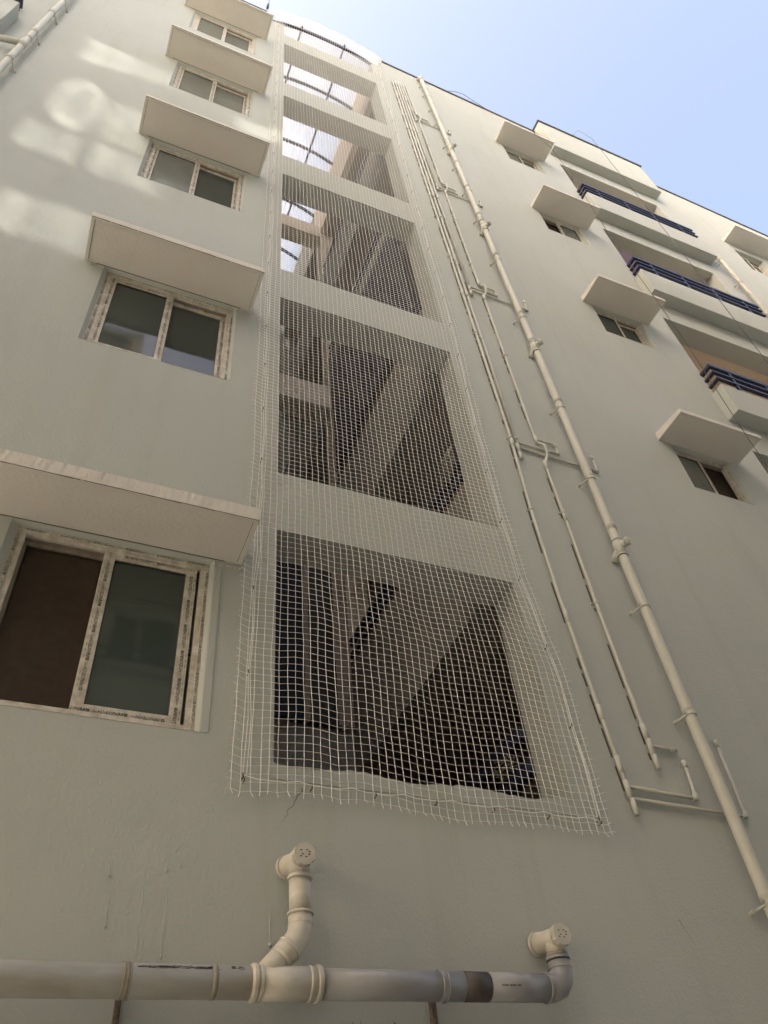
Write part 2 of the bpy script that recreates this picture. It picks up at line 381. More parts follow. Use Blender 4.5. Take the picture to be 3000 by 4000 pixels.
for _ in range(150):
    dab(rnd.uniform(-.2, 3.9), rnd.uniform(2.45, 3.5), rnd.uniform(.002, .0055))
for cx, cz, sx, sz, n in [(1.66, 2.95, .05, .20, 70), (1.98, 2.82, .12, .12, 60), (2.10, 2.74, .10, .05, 60), (1.62, 2.76, .05, .12, 50), (2.45, 3.1, .2, .2, 30), (.1, 3.55, .35, .06, 40)]:
    for _ in range(n):
        dab(rnd.gauss(cx, sx), rnd.gauss(cz, sz), rnd.uniform(.002, .007))
tag(mb.build('plaster_drips', 'wall', B), kind='stuff')

# ------- windows
def reveal_splay(W, x0, x1, z0, z1, dl, dr, dt, y=.06):
    m = MB()
    m.face([(x0, -.002, z0), (x0, -.002, z1), (x0 + dl, y, z1), (x0 + dl, y, z0)])
    m.face([(x1, -.002, z0), (x1 - dr, y, z0), (x1 - dr, y, z1), (x1, -.002, z1)])
    m.face([(x0, -.002, z1), (x1, -.002, z1), (x1 - dr, y, z1 - dt), (x0 + dl, y, z1 - dt)])
    m.face([(x0, -.002, z0), (x0 + dl, y, z0 + .004), (x1 - dr, y, z0 + .004), (x1, -.002, z0)])
    return m.build('reveal', 'wall', W)
def bars(m, x0, x1, z0, z1, w, y0, y1, wt=None, wb=None):
    wt = wt or w; wb = wb or w
    m.box(x0, x0 + w, y0, y1, z0, z1); m.box(x1 - w, x1, y0, y1, z0, z1)
    m.box(x0 + w, x1 - w, y0, y1, z1 - wt, z1); m.box(x0 + w, x1 - w, y0, y1, z0, z0 + wb)
def make_window(x0, x1, z0, z1, front='left', label=None, dl=.035, dr=.03, fw=.045, sw=.055, text=0, split=.5, mats=('glass', 'glass'), gap=0.0, frac=1.0, yf=.032, seed=1):
    W = empty('window'); W.parent = B
    if label: W['label'] = label
    reveal_splay(W, x0, x1, z0, z1, dl, dr, .012, yf)
    a, b, c, d = x0 + dl, x1 - dr, z0 + .004, z1 - .012
    m = MB(); bars(m, a, b, c, d, fw * .45, yf, yf + .10); bars(m, a + fw * .45, b - fw * .45, c + fw * .45, d - fw * .45, fw * .55, yf + .008, yf + .10)
    m.build('frame', 'upvc', W, .002)
    ia, ib, ic, idd = a + fw, b - fw, c + fw * .6, d - fw * .9
    m = MB(); m.box(ia, ib, yf + .086, yf + .095, ic, idd); m.box(ia, ib, yf + .03, yf + .085, idd - .012, idd); m.build('track', 'upvc_d', W)
    mid = ia + (ib - ia) * split
    L = (ia - .012, mid + sw * .5); R = (mid - sw * .5, ib + .012)
    fr, re = (L, R) if front == 'left' else (R, L)
    if gap:
        fr = (fr[0] - gap, fr[1] - gap) if front == 'right' else (fr[0] + gap, fr[1] + gap)
    for k, (s, yy, mt) in enumerate(((fr, yf + .012, mats[0]), (re, yf + .052, mats[1]))):
        m = MB()
        w2 = sw if mt != 'screen' else sw * .45
        bars(m, s[0], s[1], ic + (.0 if k == 0 else .012), idd + (.012 if k == 0 else -.008), w2, yy, yy + .030)
        so = m.build('sash', 'upvc' if mt != 'screen' else 'upvc_d', W, .0025)
        m = MB(); bars(m, s[0] + w2, s[1] - w2, ic + w2 - .002, idd - w2 + .004, .004, yy + .003, yy + .016); m.build('gasket', 'gasket', W)
        m = MB(); m.box(s[0] + w2 - .004, s[1] - w2 + .004, yy + .010, yy + .014, ic + w2 - .006, idd - w2 + .010)
        m.build('pane' if mt != 'screen' else 'fly_screen', mt if mt != 'screen' else 'screen_mesh', W)
    # dark room surface behind, so nothing shows through the gaps
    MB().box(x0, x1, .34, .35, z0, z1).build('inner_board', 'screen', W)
    if text > .0145:
        gz = ic + .11
        while gz < idd: MB().box(ia, ib, yf + .104, yf + .114, gz, gz + .016).build('grille_bar', 'grille', W); gz += .135
    if text:
        m = MB(); h = text; X = Vector((1, 0, 0)); Z = Vector((0, 0, 1)); yv = yf - .0012; ys = yf + .0105
        k = seed * 10
        # outer frame
        film(m, Vector((a + fw * .40, yv, c + .02)), Vector((a + fw * .40, yv, d - .02)), -X, h * .95, seed=k + 1)
        film(m, Vector((b - fw * .36, yv, d - .02)), Vector((b - fw * .36, yv, c + .03)), X, h * .8, seed=k + 2)
        film(m, Vector((a + .02, yv, d - fw * .40)), Vector((b - .02, yv, d - fw * .40)), Z, h * .7, seed=k + 3)
        film(m, Vector((b - .02, yv, c + fw * .36)), Vector((a + .02, yv, c + fw * .36)), -Z, h * .6, seed=k + 4)
        # front sash: four bars
        s = fr
        film(m, Vector((s[0] + sw * .66, ys, ic + .03)), Vector((s[0] + sw * .66, ys, idd - .03)), -X, h, seed=k + 5)
        film(m, Vector((s[1] - sw * .62, ys, idd - .03)), Vector((s[1] - sw * .62, ys, ic + .03)), X, h, seed=k + 6)
        film(m, Vector((s[0] + .06, ys, idd - sw * .45)), Vector((s[1] - .05, ys, idd - sw * .45)), Z, h, seed=k + 7)
        film(m, Vector((s[1] - .06, ys, ic + sw * .62)), Vector((s[0] + .05, ys, ic + sw * .62)), -Z, h, seed=k + 8)
        if mats[1] != 'screen':
            s = re; ys2 = yf + .0505
            film(m, Vector((s[1] - sw * .62, ys2, idd - .03)), Vector((s[1] - sw * .62, ys2, ic + .03)), X, h, seed=k + 9) if front == 'left' else None
            film(m, Vector((s[0] + .09, ys2, idd - sw * .5)), Vector((s[1] - .05, ys2, idd - sw * .5)), Z, h * .9, seed=k + 9)
        tag(m.build('film_print', 'ink', W), kind='stuff')
    return W
w1 = make_window(*WL[0], front='right', text=.0172, mats=('glass', 'screen'), sw=.062, fw=.05, dl=.04, dr=.02, gap=.03, seed=1, label='lowest window with dark fly screen on its left half and printed film')
w2 = make_window(*WL[1], front='left', text=.0168, sw=.058, fw=.05, dl=.032, dr=.02, seed=2, mats=('glass', 'glass'), label='second window up with printed film on all its frame bars')
w3 = make_window(*WL[2], front='left', text=.0168, sw=.056, dl=.032, seed=3, mats=('glass2', 'glass'), label='third window up above the sunlit patch')
w4 = make_window(*WL[3], front='left', text=.0168, sw=.056, dl=.032, seed=4, mats=('glass2', 'glass2'))
w5 = make_window(*WL[4], front='left', text=0, sw=.056, dl=.032, seed=5, mats=('glass2', 'glass2'))
for k, w in enumerate(WR):
    make_window(*w, front=('left', 'left', 'right', 'left')[k], fw=.028, sw=.036, dl=.006, dr=.012, yf=.045, text=.014 if k < 2 else 0, seed=20 + k,
                mats=(('glass2', 'screen'), ('glass', 'glass'), ('glass2', 'screen'), ('glass2', 'glass2'))[k])
make_window(*WF[0], front='left', fw=.035, sw=.042, dl=.02, dr=.02, yf=.07, mats=('glass2', 'glass2'))

# window plaster margin and recess details of the lowest window
mb = MB(); mb.box(.672, .715, -.006, .0, 3.70, 4.80); mb.build('plaster_margin', 'wall', B, .003)
m = MB(); m.box(.585, .597, .058, .075, 4.20, 4.235); m.build('window_lock', 'gasket', B)

# ------- sunshades: projecting slabs with a rough front edge
def sunshade(x0, x1, zb, p, t, seed, rim=True, rough=.006, label=None, back_t=None):
    r = random.Random(seed); nx = max(8, int((x1 - x0) / .022)); m = MB()
    back_t = back_t or t * 1.5
    rows = []
    for i in range(nx + 1):
        x = x0 + (x1 - x0) * i / nx
        e = rough * (noise.noise(Vector((x * 9, seed, 0))) + .6 * (r.random() - .5)); e2 = rough * (noise.noise(Vector((x * 7, seed + 5, 0))) + .6 * (r.random() - .5))
        rows.append([(x, 0, zb), (x, -p + .035, zb + .0), (x, -p + e * .5, zb - .006 + e), (x, -p + e2 * .6, zb + t + e2), (x, 0, zb + back_t)])
    b = len(m.v)
    for rw in rows: m.v += rw
    n = 5
    for i in range(nx):
        for k in range(n - 1):
            m.f.append((b + i * n + k, b + (i + 1) * n + k, b + (i + 1) * n + k + 1, b + i * n + k + 1)); m.sm.append(False)
    m.f.append(tuple(b + k for k in range(n))[::-1]); m.sm.append(False)
    e = b + nx * n; m.f.append(tuple(e + k for k in range(n))); m.sm.append(False)
    o = m.build('sunshade', 'shade', B)
    if rim:     # raised drip margin round the soffit
        q = MB(); w = .028
        q.box(x0, x0 + w, -p + .03, -.01, zb - .007, zb + .002); q.box(x1 - w, x1, -p + .03, -.01, zb - .007, zb + .002)
        q.box(x0, x1, -p, -p + w, zb - .0105, zb - .0005)
        q.build('drip_edge', 'shade', o, .003)
        q = MB(); rg = random.Random(seed * 3)
        xx = x0 + .004
        while xx < x1 - .01:            # dirt line along the front lip and the inner drip groove
            L_ = rg.uniform(.03, .22); e = min(xx + L_, x1 - .004)
            q.face([(xx, -p + .001, zb - .0118), (e, -p + .001, zb - .0118), (e, -p + .0045 + rg.uniform(0, .004), zb - .0118), (xx, -p + .0045, zb - .0118)])
            if rg.random() < .85: q.face([(xx, -p + w, zb - .0012), (e, -p + w, zb - .0012), (e, -p + w + .0035, zb - .0012), (xx, -p + w + .003 + rg.uniform(0, .002), zb - .0012)])
            xx = e + rg.choice((.0, .004, .012))
        for xa in (x0 + w, x1 - w - .0035):
            q.face([(xa, -p + w, zb - .0012), (xa + .0035, -p + w, zb - .0012), (xa + .0035, -.02, zb - .0012), (xa, -.02, zb - .0012)])
        q.face([(x0 + .1, -.008, zb - .0012), (x1 - .1, -.008, zb - .0012), (x1 - .1, -.001, zb - .0012), (x0 + .1, -.001, zb - .0012)])
        tag(q.build('dirt_line', 'grime', o), kind='stuff')
    if label: o['label'] = label
    return o
SS = [(-.66, .83, 4.87, .40, .085, .012), (-.62, .79, 7.90, .40, .062, .010), (-.60, .78, 11.02, .41, .045, .004), (-.65, .77, 14.15, .405, .045, .004), (-.68, .74, 17.25, .40, .045, .003)]
for k, (a, b_, z, p, t, rg) in enumerate(SS):
    sunshade(a, b_, z, p, t, 10 + k, rough=rg, label=('rough chipped sunshade over the lowest window' if k == 0 else None))
for k, z in enumerate((7.90, 10.885, 13.95, 17.03)):
    sunshade(5.195, 6.27, z, .39, .05, 30 + k, rim=False, rough=.002, back_t=.11)
sunshade(10.6, 11.8, 16.86, .37, .05, 40, rim=False, rough=.002, back_t=.10)
# smeared mortar where the soffits meet the wall
for k, (x0, x1, z) in enumerate([(.67, .84, 4.845), (.62, .80, 7.885), (-.62, -.45, 7.885), (-.62, -.46, 11.0)]):
    m = MB(); r = random.Random(k)
    for i in range(26):
        x = r.uniform(x0, x1); zz = z - abs(r.gauss(0, .012)); s = r.uniform(.004, .012)
        m.tube([(x - s, .001, zz), (x, -s * .5, zz - s * .3), (x + s, .001, zz)], [s * .3, s * .6, s * .2], 5)
    tag(m.build('mortar_smear', 'shade', B), kind='stuff')

# ------- balconies on the right: parapet box, granite edge, navy rails
def balcony(z0, z1, lab, seed=0, x0=6.63, x1=9.28, p=.185, rail=True, stuff=False):
    m = MB()
    m.box(x0, x1, -p, .0, z0, z1)
    o = m.build('balcony', 'wall', B, .006); o['label'] = lab
    if rail:
        q = MB(); pr = p - .01; xr = x0 + .05; xe = x1 - .06
        for h, t in ((.50, .055), (.34, .030), (.20, .030)):
            q = MB(); q.box(xr, xe, -pr, -pr + .045, z1 + h - t, z1 + h); q.box(xr, xr + .045, -pr + .045, .06, z1 + h - t, z1 + h); q.box(xe - .045, xe, -pr + .045, .06, z1 + h - t, z1 + h)
            q.build('handrail', 'rail', o, .003)
        xx = xr + .3
        while xx < xe:
            q = MB(); q.box(xx, xx + .035, -pr + .006, -pr + .036, z1, z1 + .46); xx += .62; q.build('rail_post', 'rail', o)
    return o
balcony(8.86, 9.40, 'lowest visible balcony with navy rails at the right edge')
balcony(11.84, 12.48, 'middle balcony with navy rails and a maroon door behind')
balcony(14.82, 15.47, 'upper balcony with navy rails under the roof canopy')
balcony(5.8, 6.4, 'balcony below the frame edge at the right')
can = balcony(17.86, 19.30, 'roof canopy box above the upper balcony', rail=False, p=.185)
m = MB(); m.box(6.60, 9.31, -.215, -.01, 19.30, 19.335); m.box(6.60, 6.66, -.01, .3, 19.30, 19.335); m.build('coping', 'coping', B)
m = MB(); m.box(6.63, 9.28, 0, .15, 18.861, 19.30); m.build('parapet', 'wall', B)
for (a, b_, c, d) in BAL:
    m = MB()          # recess behind each balcony
    D_ = 1.35
    m.face([(a, .28, d + .02), (b_, .28, d + .02), (b_, D_, d + .02), (a, D_, d + .02)])
    m.face([(a - .3, D_, c), (a - .3, D_, d + .02), (b_ + .3, D_, d + .02), (b_ + .3, D_, c)])
    m.face([(a, .28, c), (a, D_, c), (a, D_, d + .02), (a, .28, d + .02)])
    m.face([(b_, .28, c), (b_, .28, d + .02), (b_, D_, d + .02), (b_, D_, c)])
    m.face([(a, .0, c - .003), (b_, .0, c - .003), (b_, D_, c - .003), (a, D_, c - .003)])
    m.build('balcony_recess', 'recess', B)
MB().box(6.74, 7.35, 1.29, 1.33, 12.5, 14.0).build('balcony_door', 'maroon', B)
MB().box(6.715, 7.05, .03, .05, 12.5, 13.68).build('maroon_curtain', 'maroon', B)
MB().box(7.28, 8.69, .02, .05, 13.57, 13.62).build('curtain_rail', 'upvc', B)
m = MB(); m.tube([(7.08, .42, 11.401), (7.08, .42, 11.37)], .035, 16); m.build('lamp_holder', 'upvc', B)
m = MB(); m.tube([(7.08, .42, 11.372), (7.08, .42, 11.364)], .02, 12); m.build('lamp_socket', 'granite', B)

# balcony in the top left corner
o = balcony(12.34, 13.22, 'balcony with navy rails in the top left corner', x0=-5.0, x1=-2.35, p=.19)
m = MB(); m.face([(-5, 1.3, 13), (-5, 1.3, 14.7), (-2.4, 1.3, 14.7), (-2.4, 1.3, 13)]); m.face([(-5, .28, 14.62), (-2.4, .28, 14.62), (-2.4, 1.3, 14.62), (-5, 1.3, 14.62)]); m.face([(-5, .28, 13), (-2.4, .28, 13), (-2.4, 1.3, 13), (-5, 1.3, 13)]); m.face([(-2.62, .28, 13), (-2.62, 1.3, 13), (-2.62, 1.3, 14.7), (-2.62, .28, 14.7)]); m.build('balcony_recess', 'recess', B)

# ------- the stair court behind the netted openings
CX = 2.80; RY = 3.05
for k, z in enumerate(LV):
    if k == 0: hh = 1.25
    else: hh = (1.28, 1.30, 1.38, 1.25, 1.6)[k]
    zs = (5.40, 8.37, 11.40, 14.47, 17.58)[k]
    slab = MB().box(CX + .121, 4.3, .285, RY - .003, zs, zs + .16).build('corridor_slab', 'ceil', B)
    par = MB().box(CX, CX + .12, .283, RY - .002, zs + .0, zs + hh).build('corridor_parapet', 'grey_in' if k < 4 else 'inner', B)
    if k < 4:
        for h in (.12, .30):
            MB().box(CX + .01, CX + .07, .29, RY - .01, zs + hh + h, zs + hh + h + .06).build('handrail', 'rail', par)
        yy = .5
        while yy < RY: MB().box(CX + .02, CX + .055, yy, yy + .035, zs + hh, zs + hh + .12).build('rail_post', 'rail', par); yy += .55
    if k in (0, 1):
        MB().box(CX - .01, CX + .125, .30, RY - .02, zs + hh, zs + hh + .02).build('parapet_cap', 'granite', par)
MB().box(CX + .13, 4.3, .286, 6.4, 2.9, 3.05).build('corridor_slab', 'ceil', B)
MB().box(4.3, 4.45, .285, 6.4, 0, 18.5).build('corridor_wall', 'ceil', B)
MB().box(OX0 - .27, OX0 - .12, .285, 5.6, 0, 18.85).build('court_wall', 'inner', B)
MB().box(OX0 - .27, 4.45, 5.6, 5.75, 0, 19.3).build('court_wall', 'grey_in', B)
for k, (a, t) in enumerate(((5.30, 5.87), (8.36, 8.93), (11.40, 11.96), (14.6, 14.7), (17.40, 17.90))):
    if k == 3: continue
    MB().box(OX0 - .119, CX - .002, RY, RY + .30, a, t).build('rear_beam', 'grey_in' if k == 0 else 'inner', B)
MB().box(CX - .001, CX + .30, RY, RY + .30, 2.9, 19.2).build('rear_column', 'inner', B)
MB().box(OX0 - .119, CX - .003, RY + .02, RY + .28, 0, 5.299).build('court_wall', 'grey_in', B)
# second bay behind: its side wall, slabs and a soil pipe
for z in (8.37, 11.40, 14.47, 17.58):
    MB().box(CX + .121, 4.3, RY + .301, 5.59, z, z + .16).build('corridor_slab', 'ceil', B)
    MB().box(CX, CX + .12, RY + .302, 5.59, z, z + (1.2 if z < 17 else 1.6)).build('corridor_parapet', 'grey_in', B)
MB().box(CX, CX + .12, .283, RY - .003, 19.181, 19.2).build('parapet_cap', 'inner', B)
m = MB(); m.tube([(2.62, 5.4, 2), (2.62, 5.4, 18.9)], .06, 12); m.build('court_soil_pipe', 'inner', B)
m = MB(); m.tube([(2.35, 5.45, 2), (2.35, 5.45, 18.2)], .05, 12); m.build('court_soil_pipe', 'grey_in', B)
m = MB(); m.box(1.25, 2.0, 5.56, 5.595, 9.6, 10.9); m.build('court_window', 'upvc_d', B)
# lift shaft front and first landing deep inside
MB().box(1.75, 2.26, RY - .08, RY - .01, 5.88, 8.30).build('lift_door', 'cloth', B)
MB().box(2.26, 2.31, RY - .10, RY - .01, 5.88, 8.30).build('door_frame', 'ceil', B)
MB().box(2.31, 2.62, RY - .06, RY - .01, 5.88, 8.30).build('lift_door', 'opp_dark', B)
MB().box(2.62, 2.79, RY - .07, RY - .01, 5.88, 8.30).build('court_wall', 'ceil', B)

# ------------------------------------------------------------------ vaulted roof over the court
V = empty('vaulted_roof'); tag(V, 'curved translucent sheet roof with navy ribs over the stair court', 'roof')
AX0, AX1, AZ, SAG = .70, 2.98, 18.88, .60
def arch(x, lift=0):
    h = (AX1 - AX0) / 2; c = (AX0 + AX1) / 2; R_ = (h * h + SAG * SAG) / (2 * SAG)
    dx = min(abs(x - c), h); return AZ + SAG - R_ + math.sqrt(R_ * R_ - dx * dx) + lift
for y in (0.02, .93, 2.1, 3.3, 4.4, 5.5):
    m = MB(); n = 20; pr = None
    for i in range(n):
        xa = AX0 + (AX1 - AX0) * i / n; xb = AX0 + (AX1 - AX0) * (i + 1) / n
        za, zb = arch(xa), arch(xb)
        m.hexa([(xa, y, za - .075), (xb, y, zb - .075), (xb, y + .05, zb - .075), (xa, y + .05, za - .075), (xa, y, za), (xb, y, zb), (xb, y + .05, zb), (xa, y + .05, za)])
    m.build('arch_rib', 'rail', V)
for x in (1.41, 2.29):
    MB().box(x - .018, x + .018, -.02, 5.8, arch(x) - .056, arch(x) - .002).build('purlin', 'rail', V)
m = MB(); n = 40; ya, yb = -.15, 5.9; b = 0
for i in range(n + 1):
    x = AX0 - .02 + (AX1 - AX0 + .04) * i / n
    z = arch(x, .012) + .006 * math.sin(i * 2.1)
    m.v += [(x, ya, z), (x, yb, z)]
for i in range(n): m.f.append((2 * i, 2 * i + 2, 2 * i + 3, 2 * i + 1)); m.sm.append(True)
sh = m.build('roof_sheet', 'sheet', V); md = sh.modifiers.new('s', 'SOLIDIFY'); md.thickness = .004
m = MB(); m.tube([(AX0 - .03, -.15, AZ - .03), (AX0 - .03, -.19, AZ + .14)], .018, 8); m.build('end_bracket', 'rail', V)
m = MB(); m.tube([(AX1 + .03, -.14, AZ - .02), (AX1 + .03, -.14, AZ + .14)], .010, 8); m.build('end_bracket', 'pipe', V)
m = MB(); m.tube([(.72, -.05, 19.3), (.70, -.1, 20.9)], .007, 6); m.build('antenna_rod', 'cord', V)

# ------------------------------------------------------------------ pipes
def collar(m, x, y, z, r, h=.055, g=.006):
    m.tube([(x, y, z - h), (x, y, z - h), (x, y, z - .006), (x, y, z), (x, y, z)], [r, r + g * .7, r + g * .7, r + g, r], 20)
def cleanout(parent, x, y, z, r, mat='pipe', side=1):
    m = MB()
    m.tube([(x, y, z - .10), (x, y, z + .08)], r + .004, 20)
    m.tube([(x, y, z - .10), (x, y, z - .088)], r + .009, 20); m.tube([(x, y, z + .068), (x, y, z + .08)], r + .009, 20)
    m.tube([(x, y, z), (x + .03, y - .085, z + .01)], r * .82, 18)
    m.tube([(x - .02, 0, z - .09), (x - .01, y, z - .02)], r * .8, 16)
    m.build('cleanout_tee', mat, parent)
    m = MB(); m.tube([(x + .025, y - .07, z + .01), (x + .034, y - .098, z + .01)], r * .98, 20)
    m.tube([(x + .034, y - .098, z + .01), (x + .037, y - .108, z + .01)], r * .45, 6)
    m.build('cleanout_cap', mat, parent)
def bracket(parent, x, y, z, r, s=-1):
    m = MB(); pts = []
    for k in range(13):
        a = PI * (-.1 + 1.2 * k / 12) + PI * .0
        pts.append((x + math.cos(a) * (r + .004), y - abs(math.sin(a)) * (r + .004) if True else 0, z))
    for k in range(len(pts) - 1):
        (xa, ya, _), (xb, yb, _) = pts[k], pts[k + 1]
        m.hexa([(xa, ya, z - .012), (xb, yb, z - .012), (xb, yb - .004, z - .012), (xa, ya - .004, z - .012), (xa, ya, z + .012), (xb, yb, z + .012), (xb, yb - .004, z + .012), (xa, ya - .004, z + .012)])
    m.tube([(x + s * r * .9, y - .01, z - .01), (x + s * (r + .04), -.0, z - .03)], .008, 8)
    m.tube([(x + s * (r + .04), -.035, z - .025), (x + s * (r + .04), 0, z - .03)], .012, 8)
    m.tube([(x - s * r * .9, y + .01, z), (x - s * (r * .9), 0, z)], .008, 6)
    return m.build('bracket', 'pipe', parent)

DP = empty('drain_pipe'); tag(DP, 'thick painted drain pipe running the full height right of the netted openings', 'drain pipe')
dx, dy, dr_ = 3.885, -.085, .038
m = MB(); m.tube([(dx, dy, .2), (dx, dy, 3.1), (dx + .004, dy, 9), (dx - .012, dy, 18.95), (dx - .014, dy + .01, 19.12)], dr_, 24); m.build('pipe_body', 'pipe', DP)
m = MB(); m.tube([(dx - .014, dy, 18.9), (dx - .014, dy, 19.05), (dx - .014, dy + .03, 19.13), (dx - .014, dy + .12, 19.17)], dr_ + .007, 20); m.build('top_bend', 'pipe', DP)
DZ = [18.28, 17.82, 17.36, 16.5, 15.42, 14.40, 13.40, 12.40, 12.17, 11.13, 9.64, 9.05, 7.9, 6.73, 6.10, 5.25, 4.33, 3.12, 2.3]
for z in DZ:
    m = MB(); collar(m, dx + (.004 if z < 10 else -.006), dy, z, dr_); m.build('collar', 'pipe', DP)
for z in (18.6, 18.0, 17.1, 16.33, 15.2, 14.2, 13.2, 12.22, 10.95, 9.5, 7.75, 6.68, 5.22, 4.28, 3.07):
    bracket(DP, dx, dy, z, dr_)
for z in (15.0, 11.94, 8.88, 5.84): cleanout(DP, dx, dy, z, dr_)

LP = empty('drain_pipe'); tag(LP, 'drain pipe beside the balcony in the top left corner', 'drain pipe')
lx = -2.05
m = MB(); m.tube([(lx, -.10, 0.2), (lx, -.10, 19.4)], .037, 22); m.build('pipe_body', 'pipe', LP)
for z in (15.0, 14.35, 13.68, 12.69, 12.37, 12.17, 12.02, 11.51, 10.5):
    m = MB(); collar(m, lx, -.10, z, .037); m.build('collar', 'pipe', LP)
for z in (14.3, 13.62, 12.62, 11.45, 10.4): bracket(LP, lx, -.10, z, .037, 1)
m = MB(); m.tube([(lx, -.10, 12.12), (lx - .2, -.10, 12.02), (lx - .38, -.08, 11.98), (lx - .46, .0, 11.98)], .036, 16); m.build('branch', 'pipe', LP)
m = MB(); m.tube([(lx, -.1, 12.2), (lx, -.1, 12.0)], .045, 20); m.build('branch_tee', 'pipe', LP)

RP = empty('drain_pipe'); tag(RP, 'short drain pipe dropping from the right end of the upper balcony', 'drain pipe')
m = MB(); m.tube([(9.5, -.10, 9), (9.5, -.10, 15.0), (9.46, -.08, 15.18), (9.3, -.06, 15.24)], .038, 18); m.build('pipe_body', 'pipe', RP)
for z in (15.05, 14.15, 13.0):
    m = MB(); collar(m, 9.5, -.10, z, .038); m.build('collar', 'pipe', RP); bracket(RP, 9.5, -.10, z - .05, .038)

# thin water pipes: a bundle of six that drop out one by one
def thin(name, pts, lab, r=.0135, joints=(), clips=(), cat='water pipe', grp='thin water pipes in the bundle right of the net', end=True):
    T = empty(name); tag(T, lab, cat, grp)
    m = MB(); m.tube(pts, r, 12); m.build('pipe_body', 'pipe', T)
    x, y = pts[0][0], pts[0][1]
    def at(z):
        for a, b_ in zip(pts, pts[1:]):
            lo, hi = sorted((a[2], b_[2]))
            if lo <= z <= hi and hi > lo:
                t = (z - a[2]) / (b_[2] - a[2]); return a[0] + (b_[0] - a[0]) * t, a[1] + (b_[1] - a[1]) * t
        return pts[-1][0], pts[-1][1]
    for z in joints:
        px, py = at(z); m = MB(); m.tube([(px, py, z - .055), (px, py, z + .055)], r + .003, 14); m.build('coupling', 'pipe', T)
    for z in clips:
        px, py = at(z); m = MB(); m.tube([(px, py, z - .009), (px, py, z + .009)], r + .007, 12); m.box(px - r - .022, px - r, -.006, 0, z - .009, z + .009); m.tube([(px - r - .014, 0, z), (px - r - .014, -.016, z)], .006, 6)
        m.build('clip', 'pipe', T)
    # dark strip on the wall behind the pipe: painted contact shade plus dirt
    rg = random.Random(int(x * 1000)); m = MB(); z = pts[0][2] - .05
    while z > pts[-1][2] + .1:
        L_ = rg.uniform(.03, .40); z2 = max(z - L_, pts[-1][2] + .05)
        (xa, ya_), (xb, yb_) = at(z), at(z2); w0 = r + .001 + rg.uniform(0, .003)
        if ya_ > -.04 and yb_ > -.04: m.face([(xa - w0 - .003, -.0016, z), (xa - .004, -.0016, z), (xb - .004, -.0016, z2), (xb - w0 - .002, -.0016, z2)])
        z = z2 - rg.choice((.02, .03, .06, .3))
    tag(m.build('shade_dirt_strip', 'gap_shade', T), kind='stuff')
    if end:
        p = pts[-1]; m = MB(); m.tube([(p[0], p[1], p[2] + .10), (p[0], p[1], p[2])], r + .003, 14); m.build('end_cap', 'pipe', T)
    return T
yb = -.026
J = [17.0, 15.4, 12.6, 9.78, 7.1, 6.12, 4.2]
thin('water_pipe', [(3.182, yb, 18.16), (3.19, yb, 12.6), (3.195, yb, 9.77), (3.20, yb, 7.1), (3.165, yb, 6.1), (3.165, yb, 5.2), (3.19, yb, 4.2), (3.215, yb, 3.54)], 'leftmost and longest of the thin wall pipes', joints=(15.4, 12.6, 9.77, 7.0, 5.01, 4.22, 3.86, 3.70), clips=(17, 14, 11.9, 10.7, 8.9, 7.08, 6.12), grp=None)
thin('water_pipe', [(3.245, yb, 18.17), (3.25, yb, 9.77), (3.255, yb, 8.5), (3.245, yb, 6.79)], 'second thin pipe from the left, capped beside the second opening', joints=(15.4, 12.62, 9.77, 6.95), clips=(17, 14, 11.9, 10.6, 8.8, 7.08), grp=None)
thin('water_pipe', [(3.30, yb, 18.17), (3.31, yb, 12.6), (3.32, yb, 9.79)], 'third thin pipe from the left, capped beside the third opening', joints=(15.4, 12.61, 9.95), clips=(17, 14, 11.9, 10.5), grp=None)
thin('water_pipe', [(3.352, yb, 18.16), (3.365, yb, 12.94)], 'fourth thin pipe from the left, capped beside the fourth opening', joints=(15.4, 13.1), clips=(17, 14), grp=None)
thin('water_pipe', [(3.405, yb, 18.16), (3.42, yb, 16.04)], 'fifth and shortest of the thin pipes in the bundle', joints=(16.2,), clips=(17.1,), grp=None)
yl = -.062
def yk(z): return z
lone = [(3.46, yb, 18.2), (3.475, yb, 16.46), (3.50, yl, 16.34), (3.50, yl, 16.2), (3.482, yb, 16.08)]
for z in (13.28, 10.16, 7.12):
    lone += [(3.482, yb, z + .1), (3.49, yb, z), (3.525, yl, z - .06), (3.525, yl, z - .18), (3.49, yb, z - .30)]
lone += [(3.495, yb, 6.1), (3.49, yb, 5.2), (3.50, yb, 4.1), (3.505, yb, 3.87)]
thin('water_pipe', lone, 'thin pipe between the bundle and the drain, kinked over each branch', joints=(16.46, 13.32, 12.96, 10.2, 9.84, 7.16, 6.80, 6.14, 4.13, 4.02), clips=(14.9, 12.0, 10.7, 8.6, 6.19, 5.21), grp=None, r=.0135)
